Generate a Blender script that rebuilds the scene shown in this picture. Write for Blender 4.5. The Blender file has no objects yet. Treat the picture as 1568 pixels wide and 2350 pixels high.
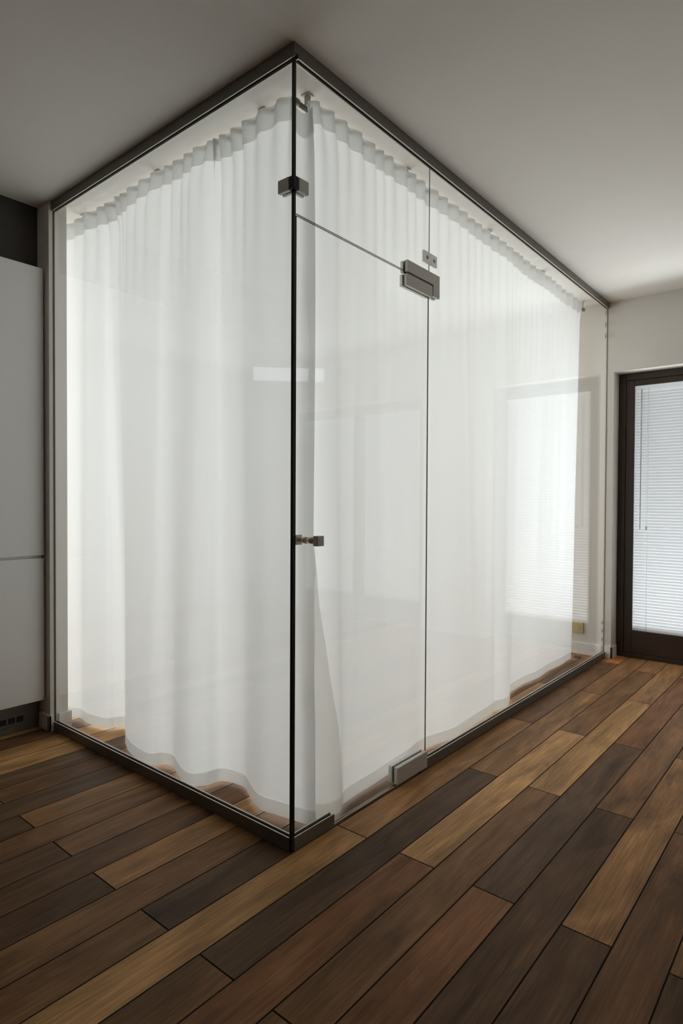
import bpy, bmesh, math, random
from mathutils import Vector, Matrix
random.seed(7)
S = bpy.context.scene
COL = S.collection
H = 2.55          # ceiling height
LR = 3.23         # right wall plane (x)
LL = 1.62         # end of the partition wall (y)

# ------------------------------------------------------------------ helpers
def box(bm, x0, x1, y0, y1, z0, z1, mi=0):
    vs = [bm.verts.new((x, y, z)) for x in (x0, x1) for y in (y0, y1) for z in (z0, z1)]
    for f in ((0, 1, 3, 2), (4, 6, 7, 5), (0, 4, 5, 1), (2, 3, 7, 6), (0, 2, 6, 4), (1, 5, 7, 3)):
        bm.faces.new([vs[i] for i in f]).material_index = mi
    return vs

def prism(bm, pts, axis, a, b):
    """extrude a closed 2-D outline along an axis (pts in the two other axes, in order)"""
    def mk(p, v):
        c = list(p); c.insert(axis, v); return bm.verts.new(c)
    A = [mk(p, a) for p in pts]; B = [mk(p, b) for p in pts]
    n = len(pts)
    for i in range(n):
        bm.faces.new((A[i], A[(i + 1) % n], B[(i + 1) % n], B[i]))
    bm.faces.new(A); bm.faces.new(B[::-1])

def cyl(bm, p, q, r, n=20, r2=None):
    p, q = Vector(p), Vector(q); d = (q - p).normalized()
    u = d.orthogonal().normalized(); w = d.cross(u)
    r2 = r if r2 is None else r2
    A = [bm.verts.new(p + (u * math.cos(t) + w * math.sin(t)) * r) for t in [2 * math.pi * i / n for i in range(n)]]
    B = [bm.verts.new(q + (u * math.cos(t) + w * math.sin(t)) * r2) for t in [2 * math.pi * i / n for i in range(n)]]
    for i in range(n):
        bm.faces.new((A[i], A[(i + 1) % n], B[(i + 1) % n], B[i])).smooth = True
    bm.faces.new(A[::-1]); bm.faces.new(B)

def ellipsoid(bm, c, rx, ry, rz, seg=20):
    r = bmesh.ops.create_uvsphere(bm, u_segments=seg, v_segments=seg // 2, radius=1)
    for v in r['verts']:
        v.co = Vector((c[0] + v.co.x * rx, c[1] + v.co.y * ry, c[2] + v.co.z * rz))
        for f in v.link_faces: f.smooth = True

def obj(name, bm, mats, parent=None, bevel=0.0, seg=2, at=None):
    bmesh.ops.recalc_face_normals(bm, faces=bm.faces)
    me = bpy.data.meshes.new(name); bm.to_mesh(me); bm.free()
    for m in (mats if isinstance(mats, (list, tuple)) else [mats]): me.materials.append(m)
    o = bpy.data.objects.new(name, me); COL.objects.link(o)
    if parent is not None:
        o.parent = parent
        me.transform(Matrix.Translation(-parent.location)) if parent.type == 'EMPTY' else None
    elif at is not None:
        me.transform(Matrix.Translation(-Vector(at))); o.location = at
    if bevel:
        b = o.modifiers.new('bevel', 'BEVEL'); b.width = bevel; b.segments = seg; b.limit_method = 'ANGLE'
    return o

def tag(o, label, cat, group=None, kind=None):
    o['label'] = label
    if cat: o['category'] = cat
    if group: o['group'] = group
    if kind: o['kind'] = kind
    return o

def thing(name, loc, label, cat, group=None):
    o = bpy.data.objects.new(name, None); COL.objects.link(o); o.location = loc
    o.empty_display_size = .1
    return tag(o, label, cat, group)

def struct(name, bm, mats, label, bevel=0, cat=None):
    o = obj(name, bm, mats, bevel=bevel)
    o['label'] = label; o['category'] = cat or name.split('_')[0]; o['kind'] = 'structure'
    return o

def NB(): return bmesh.new()

# ------------------------------------------------------------------ materials
def mat(name):
    m = bpy.data.materials.new(name); m.use_nodes = True
    nt = m.node_tree; nt.nodes.clear()
    out = nt.nodes.new('ShaderNodeOutputMaterial')
    return m, nt, out

def N(nt, t, **kw):
    n = nt.nodes.new(t)
    for k, v in kw.items():
        if k in n.inputs: n.inputs[k].default_value = v
        else: setattr(n, k, v)
    return n

def principled(name, col, rough=.5, metal=0., noise=0., nscale=20., bump=0., bscale=200., spec=.5):
    m, nt, out = mat(name)
    p = N(nt, 'ShaderNodeBsdfPrincipled'); p.inputs['Base Color'].default_value = (*col, 1)
    p.inputs['Roughness'].default_value = rough; p.inputs['Metallic'].default_value = metal
    p.inputs['Specular IOR Level'].default_value = spec
    tc = N(nt, 'ShaderNodeTexCoord')
    if noise:
        n = N(nt, 'ShaderNodeTexNoise', Scale=nscale, Detail=4.)
        nt.links.new(tc.outputs['Object'], n.inputs['Vector'])
        mr = N(nt, 'ShaderNodeMapRange'); mr.inputs['To Min'].default_value = 1 - noise; mr.inputs['To Max'].default_value = 1 + noise
        nt.links.new(n.outputs['Fac'], mr.inputs['Value'])
        mx = N(nt, 'ShaderNodeMix', data_type='RGBA', blend_type='MULTIPLY'); mx.inputs[0].default_value = 1
        mx.inputs[6].default_value = (*col, 1); nt.links.new(mr.outputs[0], mx.inputs[7])
        nt.links.new(mx.outputs[2], p.inputs['Base Color'])
    if bump:
        n = N(nt, 'ShaderNodeTexNoise', Scale=bscale, Detail=3.)
        nt.links.new(tc.outputs['Object'], n.inputs['Vector'])
        b = N(nt, 'ShaderNodeBump', Strength=bump, Distance=.002)
        nt.links.new(n.outputs['Fac'], b.inputs['Height']); nt.links.new(b.outputs[0], p.inputs['Normal'])
    nt.links.new(p.outputs[0], out.inputs[0])
    return m

def glass_mat(name, tint, tcol):
    """clear pane: straight-through transmission with a Schlick mirror reflection at both faces"""
    m, nt, out = mat(name)
    g = N(nt, 'ShaderNodeNewGeometry')
    d = N(nt, 'ShaderNodeVectorMath', operation='DOT_PRODUCT')
    nt.links.new(g.outputs['Normal'], d.inputs[0]); nt.links.new(g.outputs['Incoming'], d.inputs[1])
    a = N(nt, 'ShaderNodeMath', operation='ABSOLUTE'); nt.links.new(d.outputs['Value'], a.inputs[0])
    s = N(nt, 'ShaderNodeMath', operation='SUBTRACT'); s.inputs[0].default_value = 1; nt.links.new(a.outputs[0], s.inputs[1])
    pw = N(nt, 'ShaderNodeMath', operation='POWER'); pw.inputs[1].default_value = 5; nt.links.new(s.outputs[0], pw.inputs[0])
    mr = N(nt, 'ShaderNodeMath', operation='MULTIPLY_ADD'); mr.inputs[1].default_value = .96; mr.inputs[2].default_value = .04
    nt.links.new(pw.outputs[0], mr.inputs[0])
    t = N(nt, 'ShaderNodeBsdfTransparent'); t.inputs[0].default_value = (*tint, 1)
    gl = N(nt, 'ShaderNodeBsdfGlossy', Roughness=.0); gl.inputs[0].default_value = (1, 1, 1, 1)
    mx = N(nt, 'ShaderNodeMixShader')
    nt.links.new(mr.outputs[0], mx.inputs[0]); nt.links.new(t.outputs[0], mx.inputs[1]); nt.links.new(gl.outputs[0], mx.inputs[2])
    nt.links.new(mx.outputs[0], out.inputs[0])
    return m

def fabric(name, col, trans, clear, flat=0., ax=(1, 1, 0)):
    m, nt, out = mat(name)
    tc = N(nt, 'ShaderNodeTexCoord')
    nz = N(nt, 'ShaderNodeTexNoise', Scale=900., Detail=2.)
    nt.links.new(tc.outputs['Object'], nz.inputs['Vector'])
    b = N(nt, 'ShaderNodeBump', Strength=.08, Distance=.001)
    nt.links.new(nz.outputs['Fac'], b.inputs['Height'])
    d = N(nt, 'ShaderNodeBsdfDiffuse'); d.inputs[0].default_value = (*col, 1)
    t = N(nt, 'ShaderNodeBsdfTranslucent'); t.inputs[0].default_value = (*col, 1)
    if flat:                                   # round yarns even out the shading of folds
        g = N(nt, 'ShaderNodeNewGeometry'); a = Vector(ax).normalized()
        dt = N(nt, 'ShaderNodeVectorMath', operation='DOT_PRODUCT'); dt.inputs[1].default_value = a
        nt.links.new(g.outputs['Normal'], dt.inputs[0])
        sg = N(nt, 'ShaderNodeMath', operation='SIGN'); nt.links.new(dt.outputs['Value'], sg.inputs[0])
        sc = N(nt, 'ShaderNodeVectorMath', operation='SCALE'); sc.inputs[0].default_value = a * flat
        nt.links.new(sg.outputs[0], sc.inputs['Scale'])
        s1 = N(nt, 'ShaderNodeVectorMath', operation='SCALE'); s1.inputs['Scale'].default_value = 1 - flat
        nt.links.new(g.outputs['Normal'], s1.inputs[0])
        sm_ = N(nt, 'ShaderNodeVectorMath', operation='ADD'); nt.links.new(sc.outputs[0], sm_.inputs[0]); nt.links.new(s1.outputs[0], sm_.inputs[1])
        nn = N(nt, 'ShaderNodeVectorMath', operation='NORMALIZE'); nt.links.new(sm_.outputs[0], nn.inputs[0])
        nt.links.new(nn.outputs[0], b.inputs['Normal']); nt.links.new(nn.outputs[0], t.inputs['Normal'])
    nt.links.new(b.outputs[0], d.inputs['Normal'])
    mx = N(nt, 'ShaderNodeMixShader'); mx.inputs[0].default_value = trans
    nt.links.new(d.outputs[0], mx.inputs[1]); nt.links.new(t.outputs[0], mx.inputs[2])
    c = N(nt, 'ShaderNodeBsdfTransparent')
    m2 = N(nt, 'ShaderNodeMixShader'); m2.inputs[0].default_value = clear
    nt.links.new(mx.outputs[0], m2.inputs[1]); nt.links.new(c.outputs[0], m2.inputs[2])
    nt.links.new(m2.outputs[0], out.inputs[0])
    return m

def emission(name, col, st):
    m, nt, out = mat(name)
    e = N(nt, 'ShaderNodeEmission', Strength=st); e.inputs[0].default_value = (*col, 1)
    nt.links.new(e.outputs[0], out.inputs[0]); return m

def wood_floor():
    m, nt, out = mat('oak_planks')
    p = N(nt, 'ShaderNodeBsdfPrincipled')
    at = N(nt, 'ShaderNodeAttribute', attribute_name='tone')      # plank stain colour, with the sun patch by the door painted in
    ao = N(nt, 'ShaderNodeAttribute', attribute_name='shift')     # each plank cut from another board
    tc = N(nt, 'ShaderNodeTexCoord')
    sh = N(nt, 'ShaderNodeVectorMath', operation='MULTIPLY'); sh.inputs[1].default_value = (37, 53, 29)
    nt.links.new(ao.outputs['Vector'], sh.inputs[0])
    ad = N(nt, 'ShaderNodeVectorMath', operation='ADD')
    nt.links.new(tc.outputs['Object'], ad.inputs[0]); nt.links.new(sh.outputs[0], ad.inputs[1])
    def noise(sx, sy, sc, det, rough=.55, dist=0.):
        mp = N(nt, 'ShaderNodeMapping'); mp.inputs['Scale'].default_value = (sx, sy, 1)
        nt.links.new(ad.outputs[0], mp.inputs['Vector'])
        n = N(nt, 'ShaderNodeTexNoise', Scale=sc, Detail=det, Roughness=rough, Distortion=dist)
        nt.links.new(mp.outputs[0], n.inputs['Vector']); return n
    broad = noise(1.1, 6., 1.6, 4., .6, 1.2)      # broad light and dark streaks along the board
    grain = noise(2.2, 70., 2.2, 5., .65)         # fine grain
    cloud = noise(3., 9., 1.1, 3., .5, .6)
    def ramp(n, lo, hi, a, b):
        r = N(nt, 'ShaderNodeMapRange'); r.inputs['From Min'].default_value = lo; r.inputs['From Max'].default_value = hi
        r.inputs['To Min'].default_value = a; r.inputs['To Max'].default_value = b
        nt.links.new(n.outputs['Fac'], r.inputs['Value']); return r
    r1 = ramp(broad, .28, .72, .55, 1.50); r2 = ramp(grain, .32, .68, .70, 1.24); r3 = ramp(cloud, .3, .7, .85, 1.15)
    m1 = N(nt, 'ShaderNodeMath', operation='MULTIPLY'); nt.links.new(r1.outputs[0], m1.inputs[0]); nt.links.new(r2.outputs[0], m1.inputs[1])
    m2 = N(nt, 'ShaderNodeMath', operation='MULTIPLY'); nt.links.new(m1.outputs[0], m2.inputs[0]); nt.links.new(r3.outputs[0], m2.inputs[1])
    mx = N(nt, 'ShaderNodeMix', data_type='RGBA', blend_type='MULTIPLY'); mx.inputs[0].default_value = 1
    nt.links.new(at.outputs['Color'], mx.inputs[6]); nt.links.new(m2.outputs[0], mx.inputs[7])
    nt.links.new(mx.outputs[2], p.inputs['Base Color'])
    rr = ramp(grain, .3, .7, .42, .56); nt.links.new(rr.outputs[0], p.inputs['Roughness'])
    p.inputs['Specular IOR Level'].default_value = .10
    b = N(nt, 'ShaderNodeBump', Strength=.25, Distance=.0015)
    nt.links.new(grain.outputs['Fac'], b.inputs['Height']); nt.links.new(b.outputs[0], p.inputs['Normal'])
    nt.links.new(p.outputs[0], out.inputs[0])
    return m

M = dict(
    floor=wood_floor(),
    groove=principled('plank_groove', (.03, .018, .01), .8, noise=.2),
    wall=principled('wall_paint', (.72, .69, .64), .75, noise=.03, nscale=6, bump=.15, bscale=400),
    ceil=principled('ceiling_paint', (.86, .83, .78), .85, noise=.02, nscale=5, bump=.2, bscale=500),
    white=principled('white_trim_paint', (.80, .79, .76), .45, noise=.02),
    lacquer=principled('white_cabinet_lacquer', (.88, .875, .86), .28, noise=.015, nscale=3),
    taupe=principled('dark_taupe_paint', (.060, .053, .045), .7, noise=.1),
    plinth=principled('grey_plinth_laminate', (.16, .145, .125), .5, noise=.1),
    black=principled('black_rubber', (.012, .013, .012), .5, noise=.2),
    alu=principled('brushed_aluminium', (.20, .188, .17), .45, .35, noise=.06, nscale=60),
    lip=principled('lit_aluminium_lip', (.86, .80, .72), .45, .3, noise=.04),  # rail metal made paler to paint curtain light onto the lips
    steel=principled('satin_steel_fitting', (.70, .69, .66), .50, .25, noise=.05, nscale=80),
    nickel=principled('warm_nickel', (.66, .58, .46), .30, .6, noise=.05),
    clip=fabric('pale_clear_plastic', (.80, .79, .76), .5, .25),
    strip=principled('bright_glass_edge', (.86, .74, .58), .5, noise=.03),  # paints the bright refraction along the door glass's lower edge
    screw=principled('grey_screw', (.30, .30, .30), .4, .6, noise=.05),
    glass=glass_mat('clear_glass', (.985, .992, .988), None),
    gedge=principled('dark_green_glass_edge', (.030, .034, .028), .25, noise=.1),
    seal=principled('black_silicone', (.012, .016, .014), .35, noise=.1),
    fabx=fabric('white_voile', (.895, .92, .925), .56, .035, .42, (0, 1, 0)),
    faby=fabric('white_voile', (.895, .92, .925), .56, .035, .42, (1, 0, 0)),
    tape=fabric('white_heading_tape', (.84, .835, .80), .46, .22),
    hem=fabric('white_folded_hem', (.90, .86, .80), .52, .32),
    rod=principled('dark_bronze_rod', (.16, .145, .11), .4, .5, noise=.1),
    brk=principled('grey_ceiling_bracket', (.42, .40, .36), .5, .3, noise=.05),
    brown=principled('dark_brown_stained_wood', (.040, .022, .012), .42, noise=.3, nscale=12, bump=.2),
    slat=fabric('white_blind_slats', (.80, .81, .825), .22, 0.),
    blindw=fabric('white_blind_rail', (.88, .89, .90), .45, 0.),
    cord=principled('grey_blind_cord', (.68, .69, .70), .6, noise=.05),
    socket=principled('cream_socket_plastic', (.60, .50, .27), .4, noise=.04),
    lamp=emission('lamp_glow', (.95, .98, 1.), 4.5),
)

# ------------------------------------------------------------------ floor: staggered planks running along x
W, LEN = .1292, 1.388
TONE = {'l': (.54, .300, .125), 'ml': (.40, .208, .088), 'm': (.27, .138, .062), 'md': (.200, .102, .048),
        'd': (.160, .085, .043), 'r': (.30, .136, .060), 'o': (.62, .25, .09), 'gd': (.150, .086, .046)}  # the orange tone is the sun patch at the balcony door
pick = {  # (row, plank) tones read from the photograph; plank n starts at joint n
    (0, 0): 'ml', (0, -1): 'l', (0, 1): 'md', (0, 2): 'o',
    (1, -1): 'gd', (1, 0): 'ml', (1, 1): 'm', (1, -2): 'm',
    (2, -1): 'r', (2, 0): 'l', (2, 1): 'm',
    (3, -1): 'm', (3, 0): 'l', (3, 1): 'ml', (3, -2): 'md',
    (4, -1): 'r', (4, 0): 'gd', (4, 1): 'r',
    (5, -1): 'd', (5, 0): 'm', (5, 1): 'r', (5, -2): 'm',
    (6, -1): 'd', (6, 0): 'ml', (6, 1): 'm',
    (7, -1): 'md', (7, 0): 'd', (8, -1): 'gd', (8, 0): 'm', (9, -1): 'd', (9, 0): 'md',
    (-1, -1): 'gd', (-1, -2): 'm', (-1, 0): 'ml',
    (-2, -1): 'm', (-2, 0): 'ml', (-3, -1): 'ml', (-3, -2): 'd', (-4, -1): 'md',
    (-5, -1): 'm', (-5, -2): 'd', (-6, -1): 'm', (-7, -1): 'ml', (-7, -2): 'd', (-8, -1): 'gd', (-9, -1): 'md', (-9, -2): 'm',
}
bm = NB()
tl = bm.loops.layers.float_color.new('tone'); sl = bm.loops.layers.float_color.new('shift')
X0, X1, Y0, Y1 = -5.5, LR + .13, -4.2, 4.0
ch = .0022
row = math.floor(-Y1 / W)
while -row * W > Y0:
    yt = min(-row * W, Y1); yb = max(-(row + 1) * W, Y0)
    off = .226 if row % 2 == 0 else .932
    n = math.floor((X0 - off) / LEN)
    while off + n * LEN < X1:
        a = max(off + n * LEN, X0); b = min(off + (n + 1) * LEN, X1)
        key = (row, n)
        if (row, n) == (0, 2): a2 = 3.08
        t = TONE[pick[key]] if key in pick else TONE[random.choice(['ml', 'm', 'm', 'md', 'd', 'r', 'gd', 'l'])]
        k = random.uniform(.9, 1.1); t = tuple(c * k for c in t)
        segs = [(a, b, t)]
        if key == (0, 2): segs = [(a, 3.10, TONE['md']), (3.10, b, t)] if a < 3.10 < b else segs  # board split so its end carries the painted sun patch
        for a_, b_, t_ in segs:
            rnd = (random.random(), random.random(), random.random(), 1)
            if b_ - a_ < .01 or yt - yb < .01: continue
            q = [bm.verts.new(v) for v in ((a_ + ch, yb + ch, 0), (b_ - ch, yb + ch, 0), (b_ - ch, yt - ch, 0), (a_ + ch, yt - ch, 0))]
            lo = [bm.verts.new(v) for v in ((a_, yb, -.003), (b_, yb, -.003), (b_, yt, -.003), (a_, yt, -.003))]
            f = bm.faces.new(q)
            for l in f.loops: l[tl] = (*t_, 1); l[sl] = rnd
            for i in range(4):
                g = bm.faces.new((lo[i], lo[(i + 1) % 4], q[(i + 1) % 4], q[i])); g.material_index = 1
        n += 1
    row += 1
box(bm, X0, X1, Y0, Y1, -.12, -.004, 1)
struct('floor', bm, [M['floor'], M['groove']], 'brown staggered wood plank floor with mixed light and dark boards')

# ------------------------------------------------------------------ room shell
bm = NB(); box(bm, X0, LR + .3, Y0, Y1 + .1, H, H + .12)
struct('ceiling', bm, M['ceil'], 'plain pale ceiling above the glass room')
D1 = (-.037, -.915)      # balcony door opening
D2 = (-1.54, -3.16)      # second opening, beside the first
OZ = 2.05
bm = NB()
box(bm, LR, LR + .3, D1[0], Y1, 0, H)
box(bm, LR, LR + .3, D2[0], D1[1], 0, H)
box(bm, LR, LR + .3, Y0, D2[1], 0, H)
for d in (D1, D2): box(bm, LR, LR + .3, d[1], d[0], OZ, H)
struct('wall_right', bm, M['wall'], 'beige wall above and beside the dark brown balcony door')
bm = NB(); box(bm, -.012, .075, LL, Y1, 0, H)
struct('wall_left', bm, M['wall'], 'narrow wall end between the white cabinet and the glass')
bm = NB(); box(bm, .075, LR, Y1 - .1, Y1, 0, H)
struct('wall_back', bm, M['wall'], 'pale wall inside the glass room, behind the curtains')
bm = NB(); box(bm, X0, -.012, 2.30, 2.42, 0, H)
struct('wall_niche', bm, M['wall'], 'wall behind the white cabinet')
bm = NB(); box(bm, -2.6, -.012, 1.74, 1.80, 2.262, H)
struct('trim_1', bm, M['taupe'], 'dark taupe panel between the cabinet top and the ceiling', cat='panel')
bm = NB(); box(bm, X0 - .1, X0, Y0, Y1, 0, H)
struct('wall_far', bm, M['wall'], 'plain wall across the room')
bm = NB(); box(bm, X0, LR + .3, Y0 - .1, Y0, 0, H)
struct('wall_front', bm, M['wall'], 'plain wall behind the viewer')

# baseboards
bm = NB()
box(bm, -.026, -.012, LL - .014, LL + .09, 0, .078)
box(bm, -.026, -.0005, LL - .014, LL, 0, .078)
struct('baseboard_left', bm, M['white'], 'short baseboard around the wall end by the white cabinet', .002)
bm = NB()
box(bm, .0255, .089, LL - .014, LL, 0, .078); box(bm, .075, .089, LL, Y1 - .1, 0, .078)
struct('baseboard_inside', bm, M['white'], 'baseboard inside the glass room at its left end', .002)
bm = NB(); box(bm, LR - .014, LR, .026, Y1 - .1, 0, .085)
struct('baseboard_back', bm, M['white'], 'white baseboard seen through the glass past the curtain end', .002)
bm = NB()
box(bm, LR - .014, LR, -.05, -.001, 0, .085); box(bm, LR - .014, LR + .10, -.05, -.037, 0, .085)
struct('baseboard_right', bm, M['white'], 'short baseboard turning into the balcony door recess', .002)

# ------------------------------------------------------------------ balcony doors (dark brown) and their blinds
def slat_blind(name, y1, y0, xf, zt, zb, label):
    """venetian blind hanging in front of a pane; y1 > y0, face at x = xf"""
    t = thing(name, (xf, (y0 + y1) / 2, zb), label, 'blind', 'venetian blinds on the dark doors')
    bm = NB(); box(bm, xf - .012, xf + .014, y0, y1, zt - .030, zt); obj('headrail', bm, M['blindw'], t, .003)
    bm = NB(); box(bm, xf - .010, xf + .012, y0, y1, zb, zb + .014); obj('bottom_rail', bm, M['blindw'], t, .004)
    bm = NB(); pitch = .0212; z = zb + .024; tilt = math.radians(180 - 62)
    while z < zt - .036:
        pr = []
        for i in range(5):
            u = (i / 4 - .5) * .025; bow = .0016 * (1 - (2 * i / 4 - 1) ** 2)
            pr.append((xf + u * math.cos(tilt) - bow * math.sin(tilt), z + u * math.sin(tilt) + bow * math.cos(tilt)))
        A = [bm.verts.new((x, y0 + .004, zz)) for x, zz in pr]; B = [bm.verts.new((x, y1 - .004, zz)) for x, zz in pr]
        for i in range(4): bm.faces.new((A[i], A[i + 1], B[i + 1], B[i])).smooth = True
        z += pitch
    me = obj('slats', bm, M['slat'], t)
    for f in (.14, .5, .86):
        yy = y1 - f * (y1 - y0)
        bm = NB(); cyl(bm, (xf - .0135, yy, zb + .01), (xf - .0135, yy, zt - .02), .0013, 6); obj('ladder_cord', bm, M['blindw'], t)
    bm = NB(); box(bm, xf - .006, xf + .012, y1 - .003, y1, zb, zt); obj('side_guide', bm, M['blindw'], t)
    return t

def door_leaf(n, open_, sashes, label):
    xf = LR + .12
    t = thing('door_%d' % n, (xf, (open_[0] + open_[1]) / 2, 0), label, 'door'); t['kind'] = 'structure'
    y1, y0 = open_[0] - .003, open_[1] + .003; zt = OZ - .002
    bm = NB(); fw = .048
    box(bm, xf, xf + .09, y1 - fw, y1, 0, zt); box(bm, xf, xf + .09, y0, y0 + fw, 0, zt)
    box(bm, xf, xf + .09, y0 + fw, y1 - fw, zt - fw, zt); box(bm, xf, xf + .09, y0 + fw, y1 - fw, 0, .03)
    if len(sashes) > 1:
        c = (sashes[0][1] + sashes[1][0]) / 2; box(bm, xf, xf + .09, c - .03, c + .03, .03, zt - fw)
    obj('frame', bm, M['brown'], t, .003)
    for (b1, b0) in sashes:                      # pane edges
        s = .056
        bm = NB()
        a, b = b1 + s, b0 - s; zb, zc = .032, zt - fw - .001
        box(bm, xf + .006, xf + .07, b1, a, zb, zc); box(bm, xf + .006, xf + .07, b, b0, zb, zc)
        box(bm, xf + .006, xf + .07, b0, b1, zb, .198); box(bm, xf + .006, xf + .07, b0, b1, 1.957, zc)
        sash = obj('sash', bm, M['brown'], t, .003)
        bm = NB(); box(bm, xf + .034, xf + .042, b0 + .0005, b1 - .0005, .1985, 1.9565)
        pane = obj('pane', bm, M['glass'], sash); pane.data.transform(Matrix.Translation(-t.location))
    return t

door_leaf(1, D1, [(-.144, -.808)], 'dark brown wooden balcony door set in the right wall')
door_leaf(2, D2, [(-1.640, -2.285), (-2.415, -3.060)], 'dark brown double balcony door, mirrored faintly in the glass')
xb = LR + .12 + .020
b1 = slat_blind('venetian_blind', -.1445, -.8075, xb, 1.956, .199, 'white venetian blind on the dark brown door at right')
bm = NB(); cyl(bm, (xb - .020, -.192, .93), (xb - .020, -.192, 1.93), .0045, 10)
w = obj('tilt_wand', bm, M['cord'], b1)
bm = NB(); cyl(bm, (xb - .019, -.232, .925), (xb - .019, -.232, .95), .006, 10); obj('cord_tassel', bm, M['cord'], b1)
bm = NB(); cyl(bm, (xb - .0185, -.232, .95), (xb - .0185, -.232, 1.93), .001, 6); obj('pull_cord', bm, M['blindw'], b1)
slat_blind('venetian_blind', -1.6405, -2.2845, xb, 1.956, .199, 'white blind on the double door, its top edge mirrored beside the door seam')
slat_blind('venetian_blind', -2.4155, -3.0595, xb, 1.956, .199, 'white blind on the double door, its top edge mirrored near the glass corner')

# ------------------------------------------------------------------ glass room
def u_rail(bm, along, a, b, up, z0, hgt):
    """U channel, 24 mm wide with 5 mm lips, running along 'x' or 'y' at the outer face 0"""
    w_, l_, d_ = .024, .0055, .012
    base, tip = (z0, z0 + hgt) if up else (z0 + hgt, z0)
    f = base + (hgt - d_) * (1 if up else -1)
    prof = [(0, base), (w_, base), (w_, tip), (w_ - l_, tip), (w_ - l_, f), (l_, f), (l_, tip), (0, tip)]
    if along == 'x': prism(bm, prof, 0, a, b)
    else: prism(bm, prof, 1, a, b)
    for fc in bm.faces:                       # lip edges take the paler metal, painted as lit by the curtains
        if all(abs(v.co.z - tip) < 1e-6 for v in fc.verts): fc.material_index = 1

def pane(name, x0, x1, y0, y1, z0, z1, parent, thin, clear=None):
    """glass pane whose narrow sides are dark green, except a side facing clear"""
    bm = NB(); box(bm, x0, x1, y0, y1, z0, z1)
    bmesh.ops.recalc_face_normals(bm, faces=bm.faces)
    for f in bm.faces:
        n = f.normal
        if abs(n[thin]) < .5 and not (clear and n.dot(Vector(clear)) > .5): f.material_index = 1
    return obj(name, bm, [M['glass'], M['gedge']], parent)

HR = .045
G0, G1 = .009, .015
left = thing('glass_partition', (.012, .8, 0), 'left frameless glass wall running from the corner to the cabinet', 'glass wall')
pane('glass_pane', G0, G1, G1 + .002, LL - .002, .034, H - .034, left, 0)
bm = NB(); u_rail(bm, 'y', .014, LL - .001, True, 0, HR); obj('bottom_rail', bm, [M['alu'], M['lip']], left, .0008, 1)
bm = NB(); u_rail(bm, 'y', 0, LL - .001, False, H - HR, HR); obj('top_rail', bm, [M['alu'], M['lip']], left, .0008, 1)
for z0, z1 in ((.036, .0385), (H - .0385, H - .036)):
    bm = NB(); box(bm, .0056, .0069, .02, LL - .002, z0, z1); box(bm, .0171, .0184, .02, LL - .002, z0, z1); obj('gasket', bm, M['black'], left)
bm = NB(); box(bm, .0055, .0160, .0055, .0160, .0455, H - .0455); obj('corner_seal', bm, M['seal'], left, .001, 1)
bm = NB(); box(bm, .001, .0135, .001, .0135, 0, .0450); obj('corner_block', bm, M['black'], left, .002, 1)
bm = NB(); box(bm, G0 - .0008, G1 + .0008, LL - .0018, LL - .0004, HR, H - HR); obj('edge_seal', bm, M['seal'], left)

right = thing('glass_partition', (2.0, .012, 0), 'right frameless glass wall from the corner to the balcony door wall', 'glass wall')
SX = .8155
pane('glass_pane', SX + .0012, LR - .002, G0, G1, .034, H - .034, right, 1, (-1, 0, 0))
bm = NB(); box(bm, SX - .0011, SX + .0011, .0105, .0135, 2.067, H - HR); obj('joint_seal', bm, M['seal'], right)
pane('transom_pane', .0185, SX - .0012, G0, G1, 2.0275, H - .034, right, 1, (1, 0, 0))
bm = NB(); u_rail(bm, 'x', .812, LR - .001, True, 0, HR); obj('bottom_rail', bm, [M['alu'], M['lip']], right, .0008, 1)
bm = NB(); u_rail(bm, 'x', .0140, .211, True, 0, HR); obj('bottom_rail', bm, [M['alu'], M['lip']], right, .0008, 1)
bm = NB(); u_rail(bm, 'x', .0245, LR - .001, False, H - HR, HR); obj('top_rail', bm, [M['alu'], M['lip']], right, .0008, 1)
bm = NB(); box(bm, .82, LR - .002, .0056, .0069, .036, .0385); box(bm, .82, LR - .002, .0171, .0184, .036, .0385); obj('gasket', bm, M['black'], right)
bm = NB(); box(bm, .015, .21, .0060, .0180, .036, .0388); obj('gasket', bm, M['black'], right)
bm = NB(); box(bm, .03, LR - .002, .0056, .0069, H - .0385, H - .036); box(bm, .03, LR - .002, .0171, .0184, H - .0385, H - .036); obj('gasket', bm, M['black'], right)
bm = NB(); box(bm, LR - .0018, LR - .0004, G0 - .001, G1 + .001, HR, H - HR); obj('edge_seal', bm, M['cord'], right)
for z, r in ((2.475, .020), (2.392, .020), (2.312, .020), (.255, .014), (.196, .014), (.132, .016)):
    bm = NB(); ellipsoid(bm, (LR - .022, .0180, z), .0085, .0022, r, 12); obj('spacer', bm, M['screw'], right)

# L-shaped fixed half of the top patch fitting (outer and inner cover)
def outline(pts, y0, y1, name, m, parent, bev=.0012):
    bm = NB(); prism(bm, pts, 1, y0, y1); return obj(name, bm, m, parent, bev, 2)
Lp = [(.631, 2.020), (.824, 2.020), (.824, 1.972), (.874, 1.972), (.874, 2.066), (.631, 2.066)]
outline(Lp, -.0055, G0 - .0015, 'patch_fitting', M['steel'], right)
outline(Lp, G1 + .0015, .0295, 'patch_fitting', M['steel'], right)
bm = NB(); box(bm, .6295, .8725, G0 - .0014, G0 - .0001, 1.9735, 2.0645); obj('patch_gasket', bm, M['black'], right)
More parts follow.
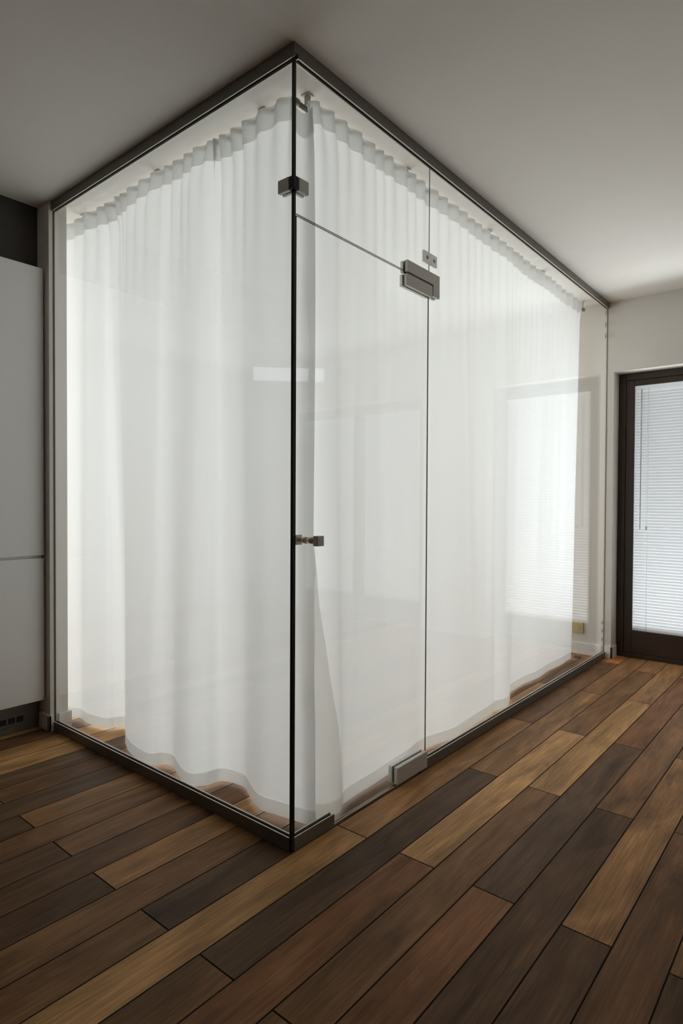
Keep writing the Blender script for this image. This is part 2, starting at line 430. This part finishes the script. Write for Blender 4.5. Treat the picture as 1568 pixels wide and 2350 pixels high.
# small plate joining transom and side pane
bm = NB(); box(bm, .758, .862, .001, G0 - .0002, 2.100, 2.146); pl = obj('joint_plate', bm, M['clip'], right, .001)
for x in (.785, .838):
    bm = NB(); cyl(bm, (x, -.0004, 2.122), (x, .0012, 2.122), .008, 16)
    s_ = obj('screw', bm, M['screw'], pl); s_.data.transform(Matrix.Translation(-right.location))
# corner clamp tying the two walls together
cl = thing('corner_clamp', (.012, .012, 2.095), 'square steel clamp joining both glass walls high at the corner', 'clamp')
bm = NB(); box(bm, -.005, G0 - .0003, .019, .066, 2.095, 2.136); obj('clamp_plate', bm, M['steel'], cl, .0015)
bm = NB(); box(bm, .019, .064, -.005, G0 - .0003, 2.095, 2.136); obj('clamp_plate', bm, M['steel'], cl, .0015)
bm = NB(); box(bm, G1 + .0003, .026, .027, .066, 2.095, 2.136); obj('clamp_plate', bm, M['steel'], cl, .0015)
bm = NB(); box(bm, .027, .064, G1 + .0003, .026, 2.095, 2.136); obj('clamp_plate', bm, M['steel'], cl, .0015)
bm = NB(); prism(bm, [(-.004, .0185), (.003, .0185), (.0044, .0044), (.0185, .003), (.0185, -.004), (-.004, -.004)], 2, 2.096, 2.135); obj('clamp_core', bm, M['black'], cl, .001)

# ------------------------------------------------------------------ glass door
gd = thing('glass_door', (.42, .012, .006), 'clear frameless glass door beside the corner with a square knob', 'door')
pane('glass_leaf', .0225, SX - .004, G0, G1, .0075, 2.0225, gd, 1)
Dp = [(.627, 1.966), (.8165, 1.966), (.8165, 2.012), (.627, 2.012)]
outline(Dp, -.0055, G0 - .0015, 'hinge_cover', M['steel'], gd)
outline(Dp, G1 + .0015, .0295, 'hinge_cover', M['steel'], gd)
bm = NB(); box(bm, .2120, .5765, G0 - .003, G1 + .003, .0030, .0074); obj('bright_edge_strip', bm, M['strip'], gd, .0008)  # added pale strip standing for light caught in the glass edge
Bp = [(.577, .016), (.795, .016), (.795, .083), (.577, .083)]
outline(Bp, -.0110, G0 - .0015, 'pivot_cover', M['steel'], gd, .003)
outline(Bp, G1 + .0015, .0345, 'pivot_cover', M['steel'], gd, .003)
bm = NB(); box(bm, .579, .793, G0 - .0014, G0 - .0001, .018, .081); obj('pivot_gasket', bm, M['black'], gd)
bm = NB(); cyl(bm, (.760, .012, 0), (.760, .012, .0075), .010, 16); obj('pivot_pin', bm, M['black'], gd)
kz = .992
bm = NB(); box(bm, .067, .097, -.047, -.026, kz - .0165, kz + .0165); kn = obj('knob', bm, M['steel'], gd, .0015)
bm = NB(); cyl(bm, (.082, -.026, kz), (.082, -.014, kz), .007, 20); cyl(bm, (.082, -.014, kz), (.082, G0 - .0003, kz), .011, 20)
s_ = obj('knob_stem', bm, M['nickel'], kn); s_.data.transform(Matrix.Translation(-gd.location))
bm = NB(); box(bm, .067, .097, .050, .071, kz - .0165, kz + .0165); kn = obj('knob', bm, M['nickel'], gd, .0015)
bm = NB(); cyl(bm, (.082, .038, kz), (.082, .050, kz), .007, 20); cyl(bm, (.082, G1 + .0003, kz), (.082, .038, kz), .011, 20)
s_ = obj('knob_stem', bm, M['nickel'], kn); s_.data.transform(Matrix.Translation(-gd.location))

# ------------------------------------------------------------------ curtains
def catmull(pts, n):
    out = []
    P = [Vector(p) for p in pts]; P = [2 * P[0] - P[1]] + P + [2 * P[-1] - P[-2]]
    for i in range(1, len(P) - 2):
        for k in range(n):
            t = k / n; a, b, c, d = P[i - 1], P[i], P[i + 1], P[i + 2]
            out.append(.5 * ((2 * b) + (c - a) * t + (2 * a - 5 * b + 4 * c - d) * t * t + (3 * b - a - 3 * c + d) * t ** 3))
    out.append(P[-2]); return out

def resample(pts, step):
    L = [0]
    for a, b in zip(pts, pts[1:]): L.append(L[-1] + (b - a).length)
    n = int(L[-1] / step); out = []; j = 0
    for i in range(n + 1):
        s = L[-1] * i / n
        while j < len(L) - 2 and L[j + 1] < s: j += 1
        f = (s - L[j]) / max(L[j + 1] - L[j], 1e-9); out.append(pts[j].lerp(pts[j + 1], f))
    return out, L[-1]

ZT, ZB = 2.525, .010
def sm(t): t = max(0, min(1, t)); return t * t * (3 - 2 * t)

def h_(z): return (z - ZB) / (ZT - ZB)

def curtain(name, hem, along, base, label, gtop, edge=None, phase=0., droop=None):
    """hem = traced floor line of the cloth (x, y); the cloth rises from it to a pleated heading on the rod"""
    path, L = resample(catmull([(x, y, 0) for x, y in hem], 12), .0065)
    n = len(path)
    ca = 0 if along == 'x' else 1; cc = 1 - ca
    rng = random.Random(3 if along == 'x' else 5)
    # pleats at the heading: irregular spacing
    pk = []; s = 0
    while s < L: s += rng.uniform(.055, .115); pk.append(s)
    def pleat(s):
        i = 0
        while i < len(pk) - 1 and pk[i] < s: i += 1
        a = pk[i - 1] if i else 0; b = pk[i]
        return math.sin(math.pi * (s - a) / max(b - a, .01)) ** 2
    folds = [(rng.uniform(0, L), rng.uniform(.02, .06), rng.uniform(-.010, .010)) for _ in range(int(L * 5))]
    def P(i, z):
        p = path[i]; s = L * i / (n - 1); h = (z - ZB) / (ZT - ZB)
        g = (1 + (gtop - 1) * sm(h * 1.05) ** .8) * (1 - .8 * sm((z - ZT + .16) / .16))
        v = [p.x, p.y]
        c = base + (v[cc] - base) * g
        up = math.exp(-(ZT - z) / .24)
        c += (pleat(s) - .5) * .026 * up
        mid = sm(h * 2.2) * (1 - .45 * h)
        for f0, w_, a_ in folds:
            d = (s - f0 - .05 * (h - .5) * math.sin(f0 * 9)) / w_
            if abs(d) < 3: c += a_ * math.exp(-d * d) * mid
        c += .0025 * math.sin(7 * s + 3.1 * z + phase) * (1 - h)
        v[cc] = c
        # cloth sways a little along its length
        v[ca] += .006 * math.sin(2.3 * z + 9 * s + phase) * sm(h * 3) * (1 - h) * 1.5
        if edge: v = edge(v, s, z, h)
        return v
    zs = [ZB + (ZT - ZB) * k / 70 for k in range(71)]
    root = thing(name, (sum(p.x for p in path) / n, sum(p.y for p in path) / n, 0), label, 'curtain', None)
    def strip(pname, m, i0, i1, z0, z1, off, nz, scallop=0.):
        bm = NB(); G = []
        for i in range(i0, i1):
            colv = []
            for k in range(nz + 1):
                z = z0 + (z1 - z0) * k / nz
                v = P(i, z); v[cc] += off
                zz = z
                s = L * i / (n - 1)
                if droop: zz -= droop(s, L) * sm(h_(z))
                if scallop: zz -= scallop * (1 - pleat(s)) * max(0, (z - (ZT - .15)) / .15)
                zz += .003 * math.sin(s * 11 + phase) * (1 - sm(z * 3))
                colv.append(bm.verts.new((v[0], v[1], zz)))
            G.append(colv)
        for a, b in zip(G, G[1:]):
            for k in range(nz): bm.faces.new((a[k], b[k], b[k + 1], a[k + 1])).smooth = True
        return obj(pname, bm, m, root)
    strip('cloth', M['fab' + along], 0, n, ZB, ZT, 0, 80, .008)
    strip('heading_tape', M['tape'], 0, n, ZT - .088, ZT - .001, .0025, 6, .008)
    strip('hem', M['hem'], 0, n, ZB + .001, ZB + .052, .0025, 4)
    def flap(pname, m, width, zt, off):
        bm = NB(); G = []
        ds = L / (n - 1)
        for k in range(51):
            z = ZB + .001 + (zt - ZB) * k / 50; w_ = width * (1 - k / 50) ** 1.3 + .012; r_ = []
            for j in range(17):
                q = w_ * j / 16 / ds; i = int(q); a = Vector(P(i, z)).lerp(Vector(P(i + 1, z)), q - i)
                a[cc] += off; r_.append(bm.verts.new((a[0], a[1], z + .003 * math.sin(q * ds * 11 + phase) * (1 - sm(z * 3)))))
            G.append(r_)
        for a, b in zip(G, G[1:]):
            for j in range(16): bm.faces.new((a[j], a[j + 1], b[j + 1], b[j])).smooth = True
        return obj(pname, bm, m, root)
    return root, (strip, flap), n

hemL = [(.108, 1.83), (.126, 1.70), (.149, 1.640), (.140, 1.555), (.168, 1.43), (.205, 1.405), (.240, 1.375), (.222, 1.305), (.145, 1.212), (.085, 1.08),
        (.064, .95), (.070, .89), (.106, .862), (.115, .802), (.070, .690), (.056, .610), (.100, .570), (.170, .556), (.193, .500), (.192, .436),
        (.140, .340), (.110, .262), (.119, .19), (.130, .13), (.140, .085), (.149, .060), (.157, .043)]
curtain('sheer_curtain', hemL, 'y', .140, 'white sheer curtain hanging behind the left glass wall', .42, droop=lambda s, L: .088 * sm((s - L + .125) / .07))

hemR = [(.176, .092), (.196, .052), (.235, .034), (.285, .036), (.335, .062), (.400, .074), (.461, .078), (.58, .080), (.690, .084), (.813, .091), (.93, .110), (1.03, .098),
        (1.161, .066), (1.31, .072), (1.474, .086), (1.60, .092), (1.645, .100), (1.70, .076), (1.76, .074), (1.873, .112), (1.96, .150), (2.022, .164), (2.188, .174), (2.375, .154), (2.613, .168), (2.797, .156), (2.90, .160), (2.985, .158)]
def redge(v, s, z, h):
    k = math.exp(-s / .10)          # the free edge by the corner wanders on its way up
    v[0] += k * (.024 * math.exp(-((z - 1.0) / .6) ** 2) + .008 * sm(h * 2.2) + .006 * math.sin(z * 9.) + .004 * math.sin(z * 23.))
    v[1] += k * (.016 * math.exp(-((z - 1.0) / .6) ** 2) + .004 * sm(h * 2.5))
    return v
rc, (strip, flap), n = curtain('sheer_curtain', hemR, 'x', .112, 'white sheer curtain hanging behind the right glass wall and door', .35, redge, 1.3, lambda s, L: .035 * math.exp(-s / .035))
flap('folded_edge', M['hem'], .185, 1.05, .0028)
strip('side_hem', M['hem'], 0, 5, ZB + .001, ZT - .09, .0025, 80)

# ------------------------------------------------------------------ curtain rods on ceiling brackets
def rod(along, fix, a, b, brk, label):
    p = lambda t, z=2.499: (t, fix, z) if along == 'x' else (fix, t, z)
    r = thing('curtain_rod', p((a + b) / 2, 2.506), label, 'curtain rod')
    bm = NB(); cyl(bm, p(a), p(b), .0085, 20); obj('pole', bm, M['rod'], r)
    for e, d in ((a, -1), (b, 1)):
        bm = NB(); cyl(bm, p(e), p(e + d * .024), .0125, 20); obj('end_cap', bm, M['rod'], r, .002)
    for t in brk:
        bm = NB()
        q = p(t)
        box(bm, q[0] - .008, q[0] + .008, q[1] - .008, q[1] + .008, 2.512, H - .003)
        box(bm, q[0] - .016, q[0] + .016, q[1] - .016, q[1] + .016, H - .004, H - .0003)
        obj('bracket', bm, M['brk'], r, .001)
    return r
rod('y', .174, .215, 1.80, (.323, .984, 1.63), 'dark curtain rod on ceiling brackets above the left curtain')
rod('x', .145, .168, 3.10, (.216, .838, 1.612, 2.346, 3.085), 'dark curtain rod with a round end showing beside the glass corner')

# ------------------------------------------------------------------ things at the far end and inside
so = thing('wall_socket', (LR, .195, .195), 'cream wall socket low on the wall past the curtain end', 'socket')
bm = NB(); box(bm, LR - .012, LR - .0003, .155, .236, .155, .236); obj('socket_plate', bm, M['socket'], so, .003)
bm = NB(); cyl(bm, (LR - .0150, .195, .195), (LR - .0122, .195, .195), .022, 24); obj('socket_insert', bm, M['socket'], so)
mc = thing('metal_clip', (3.10, .155, 0), 'small dark metal clip lying on the floor by the curtain end', 'clip')
bm = NB(); prism(bm, [(3.072, .0005), (3.112, .0005), (3.108, .012), (3.095, .017), (3.080, .013)], 1, .130, .172); obj('clip_body', bm, M['black'], mc, .002)
bm = NB(); prism(bm, [(3.098, .0175), (3.112, .0125), (3.132, .0005), (3.124, .0005)], 1, .138, .160); obj('clip_lever', bm, M['clip'], mc, .001)

lm = thing('pendant_lamp', (1.62, 1.62, H), 'glowing tube lamp inside, seen as a bright band behind the corner', 'lamp')
a_, b_ = Vector((1.62, 1.62, 1.985)) - Vector((.7071, -.7071, 0)) * .24, Vector((1.62, 1.62, 1.985)) + Vector((.7071, -.7071, 0)) * .24
bm = NB(); cyl(bm, a_, b_, .045, 24); obj('tube', bm, M['lamp'], lm)
for p in (a_.lerp(b_, .1), a_.lerp(b_, .9)):
    bm = NB(); cyl(bm, p + Vector((0, 0, .045)), (p.x, p.y, H - .001), .0015, 6); obj('cord', bm, M['cord'], lm)

# ------------------------------------------------------------------ tall white cabinet
cb = thing('tall_cabinet', (-.32, 1.97, 0), 'tall white handleless cabinet at the left edge', 'cabinet')
bm = NB(); box(bm, -.622, -.021, 1.684, 2.285, .146, 2.232); obj('carcass', bm, M['lacquer'], cb, .001)
bm = NB(); box(bm, -.622, -.020, 1.662, 1.682, .852, 2.234); d_ = obj('cabinet_door', bm, M['lacquer'], cb, .0015)
bm = NB(); box(bm, -.622, -.020, 1.662, 1.682, .146, .838); obj('cabinet_door', bm, M['lacquer'], cb, .0015)
bm = NB(); box(bm, -.622, -.022, 1.722, 1.740, 0, .145); pl = obj('plinth', bm, M['plinth'], cb)
bm = NB()
box(bm, -.48, -.090, 1.7165, 1.7218, .034, .092)
vg = obj('vent_grille', bm, M['plinth'], pl, .001); vg.data.transform(Matrix.Translation(-cb.location))
bm = NB(); x = -.098
while x > -.46:
    box(bm, x - .031, x, 1.7150, 1.7163, .050, .078); x -= .0385
vo = obj('vent_opening', bm, M['black'], vg); vo.data.transform(Matrix.Translation(-cb.location))
# ------------------------------------------------------------------ light
def area(name, loc, rot, sx, sy, power, col):
    l = bpy.data.lights.new(name, 'AREA'); l.shape = 'RECTANGLE'; l.size = sx; l.size_y = sy; l.energy = power; l.color = col
    o = bpy.data.objects.new(name, l); COL.objects.link(o); o.location = loc; o.rotation_euler = rot
    return o
R = math.radians
day = (.875, .950, 1.0); out = (.95, .985, 1.0)
area('curtain_backlight_rear', (1.7, Y1 - .12, 1.30), (R(-90), 0, 0), 2.9, 2.0, 59, day)           # added light behind the curtains, no window built here; faces -y
area('curtain_backlight_side', (LR - .02, 1.75, 1.30), (0, R(90), 0), 1.9, 2.7, 56, day)             # second added light for an even curtain glow, no window; faces -x
area('daylight_door', (LR + .75, -.476, 1.15), (0, R(90), 0), 2.3, 1.3, 9, out)
area('daylight_double_door', (LR + .75, -2.35, 1.15), (0, R(90), 0), 2.3, 2.2, 10, out)

area('outside_uplight', (LR + 1.7, -.48, -.25), (R(180), 0, 0), 1.8, 1.4, 140, out)  # added upward light outside the door, brightens the ceiling through the slats
area('outside_uplight', (LR + 1.7, -2.35, -.25), (R(180), 0, 0), 1.8, 1.6, 60, out)  # weaker added uplight outside the double door
wd = bpy.data.worlds.new('world'); S.world = wd; wd.use_nodes = True
bg = wd.node_tree.nodes['Background']; bg.inputs[0].default_value = (.80, .90, 1, 1); bg.inputs[1].default_value = .3

# ------------------------------------------------------------------ camera
cx, cy, cz, yaw, pit, rol, f = -1.38566485, -1.35132438, 1.12012151, .693408197, -.0175104686, .00476649375, 1407.73916
F = Vector((math.cos(yaw) * math.cos(pit), math.sin(yaw) * math.cos(pit), math.sin(pit)))
R0 = Vector((math.sin(yaw), -math.cos(yaw), 0)); U0 = R0.cross(F)
R2 = R0 * math.cos(rol) + U0 * math.sin(rol); U2 = U0 * math.cos(rol) - R0 * math.sin(rol)
cam = bpy.data.cameras.new('camera'); co = bpy.data.objects.new('camera', cam); COL.objects.link(co)
mw = Matrix((R2, U2, -F)).transposed().to_4x4(); mw.translation = (cx, cy, cz); co.matrix_world = mw
cam.sensor_fit = 'VERTICAL'; cam.sensor_height = 36; cam.lens = f * 36 / 2350; cam.clip_start = .05
S.camera = co
S.view_settings.view_transform = 'Standard'; S.view_settings.look = 'None'; S.view_settings.gamma = 1; S.view_settings.exposure = .06
S.view_settings.use_curve_mapping = False
S.cycles.max_bounces = 14; S.cycles.diffuse_bounces = 8; S.cycles.glossy_bounces = 6; S.cycles.transparent_max_bounces = 32; S.cycles.transmission_bounces = 8
S.cycles.use_denoising = True; S.cycles.sample_clamp_indirect = 6
